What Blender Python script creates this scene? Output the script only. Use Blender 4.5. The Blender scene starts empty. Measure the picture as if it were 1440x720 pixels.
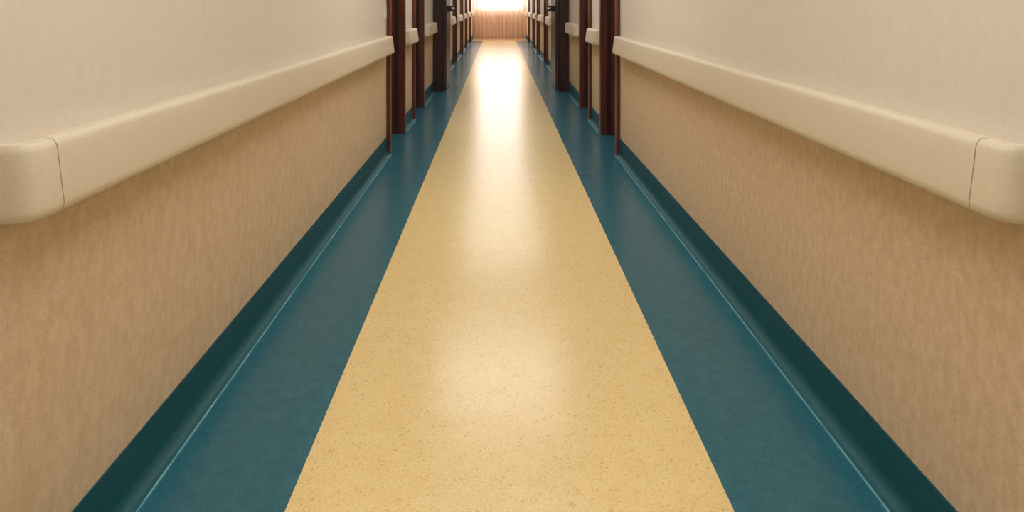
import bpy, bmesh, math, random
from mathutils import Vector
random.seed(3)
S=bpy.context.scene
S.view_settings.view_transform='Standard'
S.view_settings.look='None'

# ---------------------------------------------------------------- dims
XL,XR=-0.857,0.922          # wall faces
Y0,Y1=-3.0,23.6             # corridor ends
H=2.5                       # ceiling
WT=0.22                     # wall thickness
SPLIT=0.85                  # paint / wainscot split behind the handrail
SL,SR=-0.484,0.534          # yellow inlay edges
doorsL=[(-1.6,-0.8),(5.50,6.28),(7.10,7.88),(11.3,12.1),(13.3,14.1),(15.9,16.7),(18.1,18.9),(20.6,21.4)]
doorsR=[(-1.6,-0.8),(5.45,6.22),(7.08,7.84),(11.1,11.9),(13.2,14.0),(15.8,16.6),(18.0,18.8),(20.5,21.3)]
DH=2.08
PY=9.3                      # fire-door frame across the corridor

# ---------------------------------------------------------------- materials
def lin(c):
    return tuple(((v/255)/12.92 if v/255<=0.04045 else (((v/255)+0.055)/1.055)**2.4) for v in c)
def mat(name,c1,c2=None,scale=(20,20,20),rough=0.6,detail=4,bump=0.0,bscale=None,spec=0.5,lo=0.35,hi=0.65,coat=0.0,speck=None,wave=0.0):
    m=bpy.data.materials.new(name); m.use_nodes=True
    nt=m.node_tree; N=nt.nodes; L=nt.links; p=N['Principled BSDF']
    p.inputs['Roughness'].default_value=rough
    p.inputs['Specular IOR Level'].default_value=spec
    p.inputs['Coat Weight'].default_value=coat
    a=lin(c1)+(1,); b=lin(c2 or c1)+(1,)
    tc=N.new('ShaderNodeTexCoord'); mp=N.new('ShaderNodeMapping'); mp.inputs['Scale'].default_value=scale
    L.new(tc.outputs['Object'],mp.inputs['Vector'])
    nz=N.new('ShaderNodeTexNoise'); nz.inputs['Scale'].default_value=1; nz.inputs['Detail'].default_value=detail
    L.new(mp.outputs['Vector'],nz.inputs['Vector'])
    r=N.new('ShaderNodeValToRGB'); r.color_ramp.elements[0].position=lo; r.color_ramp.elements[1].position=hi
    r.color_ramp.elements[0].color=a; r.color_ramp.elements[1].color=b
    L.new(nz.outputs['Fac'],r.inputs['Fac'])
    out=r.outputs['Color']
    if speck:
        for (sc,col,th,amt) in speck:
            vz=N.new('ShaderNodeTexVoronoi'); vz.inputs['Scale'].default_value=sc
            L.new(tc.outputs['Object'],vz.inputs['Vector'])
            sp=N.new('ShaderNodeSeparateColor'); L.new(vz.outputs['Color'],sp.inputs['Color'])
            g=N.new('ShaderNodeMath'); g.operation='GREATER_THAN'; g.inputs[1].default_value=th
            L.new(sp.outputs['Red'],g.inputs[0])
            k=N.new('ShaderNodeMath'); k.operation='MULTIPLY'; k.inputs[1].default_value=amt
            L.new(g.outputs[0],k.inputs[0])
            mx=N.new('ShaderNodeMix'); mx.data_type='RGBA'
            L.new(k.outputs[0],mx.inputs['Factor']); L.new(out,mx.inputs['A']); mx.inputs['B'].default_value=lin(col)+(1,)
            out=mx.outputs['Result']
    L.new(out,p.inputs['Base Color'])
    if bump:
        n2=N.new('ShaderNodeTexNoise'); n2.inputs['Scale'].default_value=bscale or 60; n2.inputs['Detail'].default_value=3
        L.new(tc.outputs['Object'],n2.inputs['Vector'])
        b=N.new('ShaderNodeBump'); b.inputs['Strength'].default_value=bump; b.inputs['Distance'].default_value=0.002
        L.new(n2.outputs['Fac'],b.inputs['Height']); nrm=b.outputs['Normal']
        if wave:
            n3=N.new('ShaderNodeTexNoise'); n3.inputs['Scale'].default_value=3.5; n3.inputs['Detail'].default_value=1
            L.new(tc.outputs['Object'],n3.inputs['Vector'])
            b3=N.new('ShaderNodeBump'); b3.inputs['Strength'].default_value=wave; b3.inputs['Distance'].default_value=0.01
            L.new(n3.outputs['Fac'],b3.inputs['Height']); L.new(nrm,b3.inputs['Normal']); nrm=b3.outputs['Normal']
        L.new(nrm,p.inputs['Normal'])
    return m
M_up=mat('wall_paint',(225,214,198),(228,218,203),(60,60,25),0.75,bump=0.1,bscale=110)
M_lo=mat('wainscot_vinyl',(212,184,150),(224,200,168),(38,38,24),0.7,detail=7,bump=0.12,bscale=160,speck=[(260,(194,162,128),0.8,0.3),(330,(236,218,192),0.86,0.25)])
M_ceil=mat('ceiling_paint',(235,232,225),rough=0.9)
M_teal=mat('teal_linoleum',(32,98,116),(39,107,124),(25,25,25),0.24,detail=3,bump=0.04,bscale=60,wave=.12,speck=[(360,(78,142,152),0.86,0.25),(300,(22,80,98),0.85,0.25)])
M_yel=mat('yellow_linoleum',(238,210,146),(241,215,152),(12,12,12),0.22,detail=3,bump=0.04,bscale=60,wave=.12,
   speck=[(300,(212,172,108),0.86,0.4),(340,(250,234,188),0.82,0.45),(170,(200,162,106),0.965,0.5)])
M_tan=mat('tan_linoleum',(190,150,105),(200,160,115),rough=0.3)
M_base=mat('dark_teal_skirting',(14,78,90),(19,86,98),(60,60,60),0.55,spec=0.35,bump=0.05,speck=[(300,(40,104,112),0.85,0.25)])
M_weld=mat('weld_bead',(140,200,208),(90,160,172),(9,9,9),0.3)
M_rail=mat('handrail_vinyl',(216,202,176),(221,208,183),(160,160,160),0.5,bump=0.15,bscale=400)
M_gap=mat('joint_gap',(95,80,62),rough=0.8)
M_br=mat('mahogany_frame',(86,42,30),(104,54,38),(30,30,3),0.4,detail=6)
M_leaf=mat('door_veneer',(88,44,32),(106,56,40),(30,30,2.5),0.4,detail=6)
M_dk=mat('dark_fire_door',(46,24,23),(60,34,31),(30,30,3),0.4)
M_met=mat('brushed_metal',(150,150,150),rough=0.3); M_met.node_tree.nodes['Principled BSDF'].inputs['Metallic'].default_value=1
M_wh=mat('white_plastic',(232,228,220),rough=0.4)
M_blk=mat('black_plastic',(25,25,25),rough=0.4)
def emis(name,col,st):
    m=bpy.data.materials.new(name); m.use_nodes=True
    p=m.node_tree.nodes['Principled BSDF']; p.inputs['Emission Color'].default_value=col+(1,); p.inputs['Emission Strength'].default_value=st
    p.inputs['Base Color'].default_value=(.8,.8,.8,1); return m
M_lamp=emis('lamp_diffuser',(1,0.975,0.945),5.4)

# ---------------------------------------------------------------- mesh helper
class MB:
    def __init__(s): s.v=[];s.f=[];s.m=[];s.mats=[]
    def mi(s,m):
        if m not in s.mats: s.mats.append(m)
        return s.mats.index(m)
    def box(s,x0,x1,y0,y1,z0,z1,m):
        x0,x1=sorted((x0,x1)); y0,y1=sorted((y0,y1)); z0,z1=sorted((z0,z1))
        b=len(s.v); s.v+=[(x,y,z) for z in(z0,z1) for y in(y0,y1) for x in(x0,x1)]
        for q in((0,2,3,1),(4,5,7,6),(0,1,5,4),(2,6,7,3),(0,4,6,2),(1,3,7,5)):
            s.f.append([b+i for i in q]); s.m.append(s.mi(m))
    def loft(s,rings,m,caps=True,closed=True):
        n=len(rings[0]); b=len(s.v)
        for r in rings: s.v+=r
        for i in range(len(rings)-1):
            for j in range(n if closed else n-1):
                k=(j+1)%n
                s.f.append([b+i*n+j,b+i*n+k,b+(i+1)*n+k,b+(i+1)*n+j]); s.m.append(s.mi(m))
        if caps and closed:
            s.f.append([b+j for j in range(n)]); s.m.append(s.mi(m))
            s.f.append([b+(len(rings)-1)*n+j for j in range(n)]); s.m.append(s.mi(m))
    def cyl(s,p0,p1,r,m,n=16):
        p0=Vector(p0);p1=Vector(p1);d=(p1-p0).normalized(); u=d.orthogonal().normalized(); w=d.cross(u)
        s.loft([[tuple(p+u*r*math.cos(2*math.pi*i/n)+w*r*math.sin(2*math.pi*i/n)) for i in range(n)] for p in(p0,p1)],m)
    def obj(s,name,smooth=False,bevel=0,parent=None):
        me=bpy.data.meshes.new(name); me.from_pydata(s.v,[],s.f)
        for m in s.mats: me.materials.append(m)
        for p,i in zip(me.polygons,s.m): p.material_index=i
        bm=bmesh.new(); bm.from_mesh(me); bmesh.ops.recalc_face_normals(bm,faces=bm.faces); bm.to_mesh(me); bm.free()
        o=bpy.data.objects.new(name,me); S.collection.objects.link(o)
        if smooth:
            me.shade_smooth() if hasattr(me,'shade_smooth') else None
            md=o.modifiers.new('es','EDGE_SPLIT'); md.split_angle=math.radians(35)
        if bevel:
            md=o.modifiers.new('bv','BEVEL'); md.width=bevel; md.segments=2; md.limit_method='ANGLE'
        if parent: o.parent=parent
        return o

# ---------------------------------------------------------------- room shell
fl=MB()
def fq(x0,x1,y0,y1,m): fl.box(x0,x1,y0,y1,-0.1,0,m)
yb=22.0
fq(XL-WT,SL,Y0,yb,M_teal); fq(SL,SR,Y0,yb,M_yel); fq(SR,XR+WT,Y0,yb,M_teal); fq(XL-WT,XR+WT,yb,Y1+0.3,M_tan)
fl.obj('floor')
c=MB(); c.box(XL-WT,XR+WT,Y0-.2,Y1+.3,H,H+0.1,M_ceil); c.obj('ceiling')

def wall(name,X,sgn,doors):
    w=MB(); y=Y0
    JT=0.035
    for (a,b) in doors+[(Y1,Y1)]:
        e=a-JT if a<Y1 else Y1
        w.box(X,X+sgn*WT,y,e,0,SPLIT,M_lo); w.box(X,X+sgn*WT,y,e,SPLIT,H,M_up)
        if a<Y1:
            w.box(X,X+sgn*WT,a-JT,b+JT,DH+JT,H,M_up); y=b+JT
    w.obj(name)
wall('wall_left',XL,-1,doorsL); wall('wall_right',XR,1,doorsR)

w=MB(); w.box(XL-WT,XR+WT,Y0-0.2,Y0,0,H,M_up); w.obj('wall_back')
# end wall with window opening
wx0,wx1,wz0,wz1=XL+0.12,XR-0.12,1.0,2.3
w=MB()
w.box(XL-WT,XR+WT,Y1,Y1+.25,0,wz0,M_up); w.box(XL-WT,XR+WT,Y1,Y1+.25,wz1,H,M_up)
w.box(XL-WT,wx0,Y1,Y1+.25,wz0,wz1,M_up); w.box(wx1,XR+WT,Y1,Y1+.25,wz0,wz1,M_up); w.obj('wall_end')
w=MB(); f=0.05
for a in ((wx0,wx0+f,wz0,wz1),(wx1-f,wx1,wz0,wz1),(wx0,wx1,wz0,wz0+f),(wx0,wx1,wz1-f,wz1),((wx0+wx1)/2-.03,(wx0+wx1)/2+.03,wz0,wz1)):
    w.box(a[0],a[1],Y1+.1,Y1+.16,a[2],a[3],M_wh)
w.box(wx0-.03,wx1+.03,Y1-.03,Y1+.1,wz0-.03,wz0,M_wh)
w.obj('window_1')

# curtain
mc=bpy.data.materials.new('sheer_curtain'); mc.use_nodes=True; nt=mc.node_tree
for n in list(nt.nodes): nt.nodes.remove(n)
o=nt.nodes.new('ShaderNodeOutputMaterial'); d=nt.nodes.new('ShaderNodeBsdfDiffuse'); t=nt.nodes.new('ShaderNodeBsdfTranslucent'); tr=nt.nodes.new('ShaderNodeBsdfTransparent')
d.inputs[0].default_value=lin((250,218,188))+(1,); t.inputs[0].default_value=lin((252,238,228))+(1,)
m1=nt.nodes.new('ShaderNodeMixShader'); m1.inputs[0].default_value=.4; m2=nt.nodes.new('ShaderNodeMixShader'); m2.inputs[0].default_value=.12
nt.links.new(d.outputs[0],m1.inputs[1]);nt.links.new(t.outputs[0],m1.inputs[2]);nt.links.new(m1.outputs[0],m2.inputs[1]);nt.links.new(tr.outputs[0],m2.inputs[2]);nt.links.new(m2.outputs[0],o.inputs[0])
cu=MB(); n=420; rings=[]
for z in (0.03,0.6,1.2,1.8,2.36):
    ring=[]
    for i in range(n):
        u=i/(n-1); x=XL+0.03+u*(XR-XL-0.06)
        y=Y1-0.16+0.05*math.sin(u*2*math.pi*13+0.8*math.sin(u*11)+z*0.3)+0.012*math.sin(u*2*math.pi*31)
        ring.append((x,y,z))
    rings.append(ring)
cu.loft(rings,mc,closed=False)
par=bpy.data.objects.new('curtain',None); S.collection.objects.link(par)
co=cu.obj('drape',parent=par)
for p in co.data.polygons: p.use_smooth=True
r=MB(); r.cyl((XL,Y1-.16,2.39),(XR,Y1-.16,2.39),.014,M_met); r.obj('rod',parent=par)

# ---------------------------------------------------------------- baseboards
def base(name,X,sgn,doors):
    b=MB(); C=0.07
    segs=[]; y=Y0
    for (a,e) in doors: segs.append((y,a-C)); y=e+C
    segs.append((y,Y1))
    R=0.034
    for (a,e) in segs:
        pr=[(0.0,0.13),(0.004,0.13),(0.004,R+.004)]
        for i in range(1,7):
            t=math.pi/2*i/6
            pr.append((0.004+R-R*math.cos(t), 0.003+R-R*math.sin(t)))
        pr+=[(0.004+R,0.0),(0,0)]
        b.loft([[(X-sgn*d,yy,z) for d,z in pr] for yy in(a,e)],M_base)
        q=[(R+.004,0),(R+.004,.0035),(R+.0080,.0035),(R+.0080,0)]
        b.loft([[(X-sgn*d,yy,z) for d,z in q] for yy in(a,e)],M_weld)
    b.obj(name,smooth=True)
base('baseboard_left',XL,-1,doorsL); base('baseboard_right',XR,1,doorsR)

# ---------------------------------------------------------------- handrails
PR=[(0.0,.897),(0.012,.903),(0.03,.909),(0.045,.910),(0.058,.908),(0.064,.902),(0.067,.893),(0.071,.86),(0.076,.82),(0.079,.797),(0.0785,.787),(0.074,.780),(0.066,.777),(0.04,.776),(0,.776)]
def rail(X,sgn,a,b):
    r=MB(); E=0.085; g=0.0025
    r.loft([[(X-sgn*d,y,z) for d,z in PR] for y in(a+E,b-E)],M_rail)
    zc=.842
    r.loft([[(X-sgn*d*0.96,y,zc+(z-zc)*.95) for d,z in PR] for y in(a+E-.01,b-E+.01)],M_gap)
    for (ye,s) in ((a+E-g,-1),(b-E+g,1)):
        rings=[]
        K=20
        for i in range(K+1):
            t=math.pi/2*i/K; cc=max(math.cos(t),0)**0.45; ss=max(math.sin(t),0)**0.45
            if i==K: cc=0
            rings.append([(X-sgn*d*cc, ye+s*(E-g)*(0.35+0.65*d/0.079)*ss if d>0 else ye+s*(E-g)*.35*ss, z) for d,z in PR])
        r.loft(rings,M_rail)
    r.obj('handrail',smooth=True)
railsL=[(-0.65,0.35),(1.19,5.36),(6.40,6.98),(8.0,9.15),(10.35,11.15),(12.25,13.15),(14.25,15.75),(16.85,17.95),(19.05,20.45),(21.55,23.2)]
railsR=[(-0.65,0.35),(1.19,5.31),(6.36,6.96),(7.98,9.1),(10.3,10.95),(12.05,13.05),(14.15,15.65),(16.75,17.85),(18.95,20.35),(21.45,23.2)]
for a,b in railsL: rail(XL,-1,a,b)
for a,b in railsR: rail(XR,1,a,b)

# ---------------------------------------------------------------- doors
def door(idx,X,sgn,a,b):
    e=bpy.data.objects.new('door_%d'%idx,None); S.collection.objects.link(e)
    P=0.03; C=0.065; J=0.035
    f=MB()
    for (y0,y1,yc0,yc1) in ((a-J,a,a-C,a),(b,b+J,b,b+C)):
        f.box(X-sgn*0.001,X+sgn*0.16,y0,y1,0,DH+J,M_br)
        f.box(X-sgn*P,X-sgn*.001,yc0,yc1,0,DH+C,M_br)
    f.box(X,X+sgn*.16,a,b,DH,DH+J,M_br); f.box(X-sgn*P,X,a,b,DH,DH+C,M_br)
    # stops
    f.box(X+sgn*.085,X+sgn*.10,a,a+.015,0,DH,M_br); f.box(X+sgn*.085,X+sgn*.10,b-.015,b,0,DH,M_br); f.box(X+sgn*.085,X+sgn*.10,a,b,DH-.015,DH,M_br)
    f.box(X+sgn*.02,X+sgn*.055,b-.012,b,0,DH,M_dk)
    f.obj('frame',bevel=.003,parent=e)
    l=MB(); l.box(X+sgn*.101,X+sgn*.142,a+.003,b-.003,.008,DH-.003,M_leaf); l.obj('leaf',bevel=.002,parent=e)
    h=MB(); hy=a+.07
    h.box(X+sgn*.101,X+sgn*.094,hy-.02,hy+.02,.93,1.13,M_met)
    h.cyl((X+sgn*.098,hy,1.06),(X+sgn*.055,hy,1.06),.009,M_met); h.cyl((X+sgn*.055,hy-.008,1.06),(X+sgn*.055,hy+.12,1.06),.009,M_met)
    h.obj('handle',smooth=True,parent=e)
i=1
for a,b in doorsL: door(i,XL,-1,a,b); i+=1
for a,b in doorsR: door(i,XR,1,a,b); i+=1

# cross-corridor fire doors, held open
for X,sgn in ((XL,-1),(XR,1)):
    e=bpy.data.objects.new('door_%d'%i,None); i+=1; S.collection.objects.link(e)
    f=MB(); f.box(X-sgn*.001,X-sgn*.13,PY,PY+.12,0,2.2,M_dk); f.box(X-sgn*.13,X-sgn*.15,PY+.02,PY+.10,0,2.2,M_dk)
    f.obj('post',bevel=.004,parent=e)
    l=MB(); x0=X-sgn*.12; l.box(x0,x0-sgn*.045,PY+.13,PY+.95,.01,2.15,M_dk); l.obj('fire_leaf',bevel=.003,parent=e)
    h=MB(); xx=x0-sgn*.045
    h.box(xx,xx-sgn*.05,PY+.25,PY+.29,1.04,1.12,M_blk); h.box(xx,xx-sgn*.05,PY+.80,PY+.84,1.04,1.12,M_blk)
    h.cyl((xx-sgn*.05,PY+.23,1.08),(xx-sgn*.05,PY+.86,1.08),.016,M_blk)
    h.obj('push_bar',parent=e)
t=MB(); t.box(XL,XR,PY,PY+.12,2.2,H,M_dk); t.obj('trim_1')

# light switch
s=MB(); s.box(XL,XL+.009,5.30,5.39,1.03,1.13,M_wh); s.box(XL+.009,XL+.014,5.325,5.365,1.05,1.11,M_wh); s.obj('light_switch',bevel=.003)

# ceiling lights
for y in (-1.6,1.2,4.0,6.8,10.6,13.8,17.0,19.8,22.3):  # farthest one is an added lamp that brightens the lower curtain
    e=bpy.data.objects.new('ceiling_light',None); S.collection.objects.link(e)
    xc=(XL+XR)/2
    f=MB(); W=.6;Ln=.62
    f.box(xc-W,xc-W+.025,y-Ln,y+Ln,H-.05,H,M_wh);f.box(xc+W-.025,xc+W,y-Ln,y+Ln,H-.05,H,M_wh)
    f.box(xc-W+.025,xc+W-.025,y-Ln,y-Ln+.025,H-.05,H,M_wh);f.box(xc-W+.025,xc+W-.025,y+Ln-.025,y+Ln,H-.05,H,M_wh)
    f.obj('housing',parent=e)
    g=MB(); g.box(xc-W+.025,xc+W-.025,y-Ln+.025,y+Ln-.025,H-.04,H-.02,M_lamp); g.obj('diffuser',parent=e)
M_lamp.node_tree.nodes['Principled BSDF'].inputs['Emission Strength'].default_value=4.75

# daylight outside window
W=bpy.data.worlds.new('w'); S.world=W; W.use_nodes=True
W.node_tree.nodes['Background'].inputs[0].default_value=(.85,.93,1,1); W.node_tree.nodes['Background'].inputs[1].default_value=4
ld=bpy.data.lights.new('daylight','AREA'); ld.shape='RECTANGLE'; ld.size=1.9; ld.size_y=1.5; ld.energy=105; ld.color=(.88,.95,1)
lo=bpy.data.objects.new('daylight',ld); S.collection.objects.link(lo); lo.location=((XL+XR)/2,Y1+.6,1.75); lo.rotation_euler=(math.radians(-90),0,0)

# camera
cd=bpy.data.cameras.new('cam'); cam=bpy.data.objects.new('cam',cd); S.collection.objects.link(cam)
cam.location=(0,0,1.15); cam.rotation_euler=(math.radians(90),0,0)
cd.sensor_width=36; cd.lens=25; cd.shift_x=19/1440; cd.shift_y=-355/1440; cd.clip_start=.02
S.camera=cam
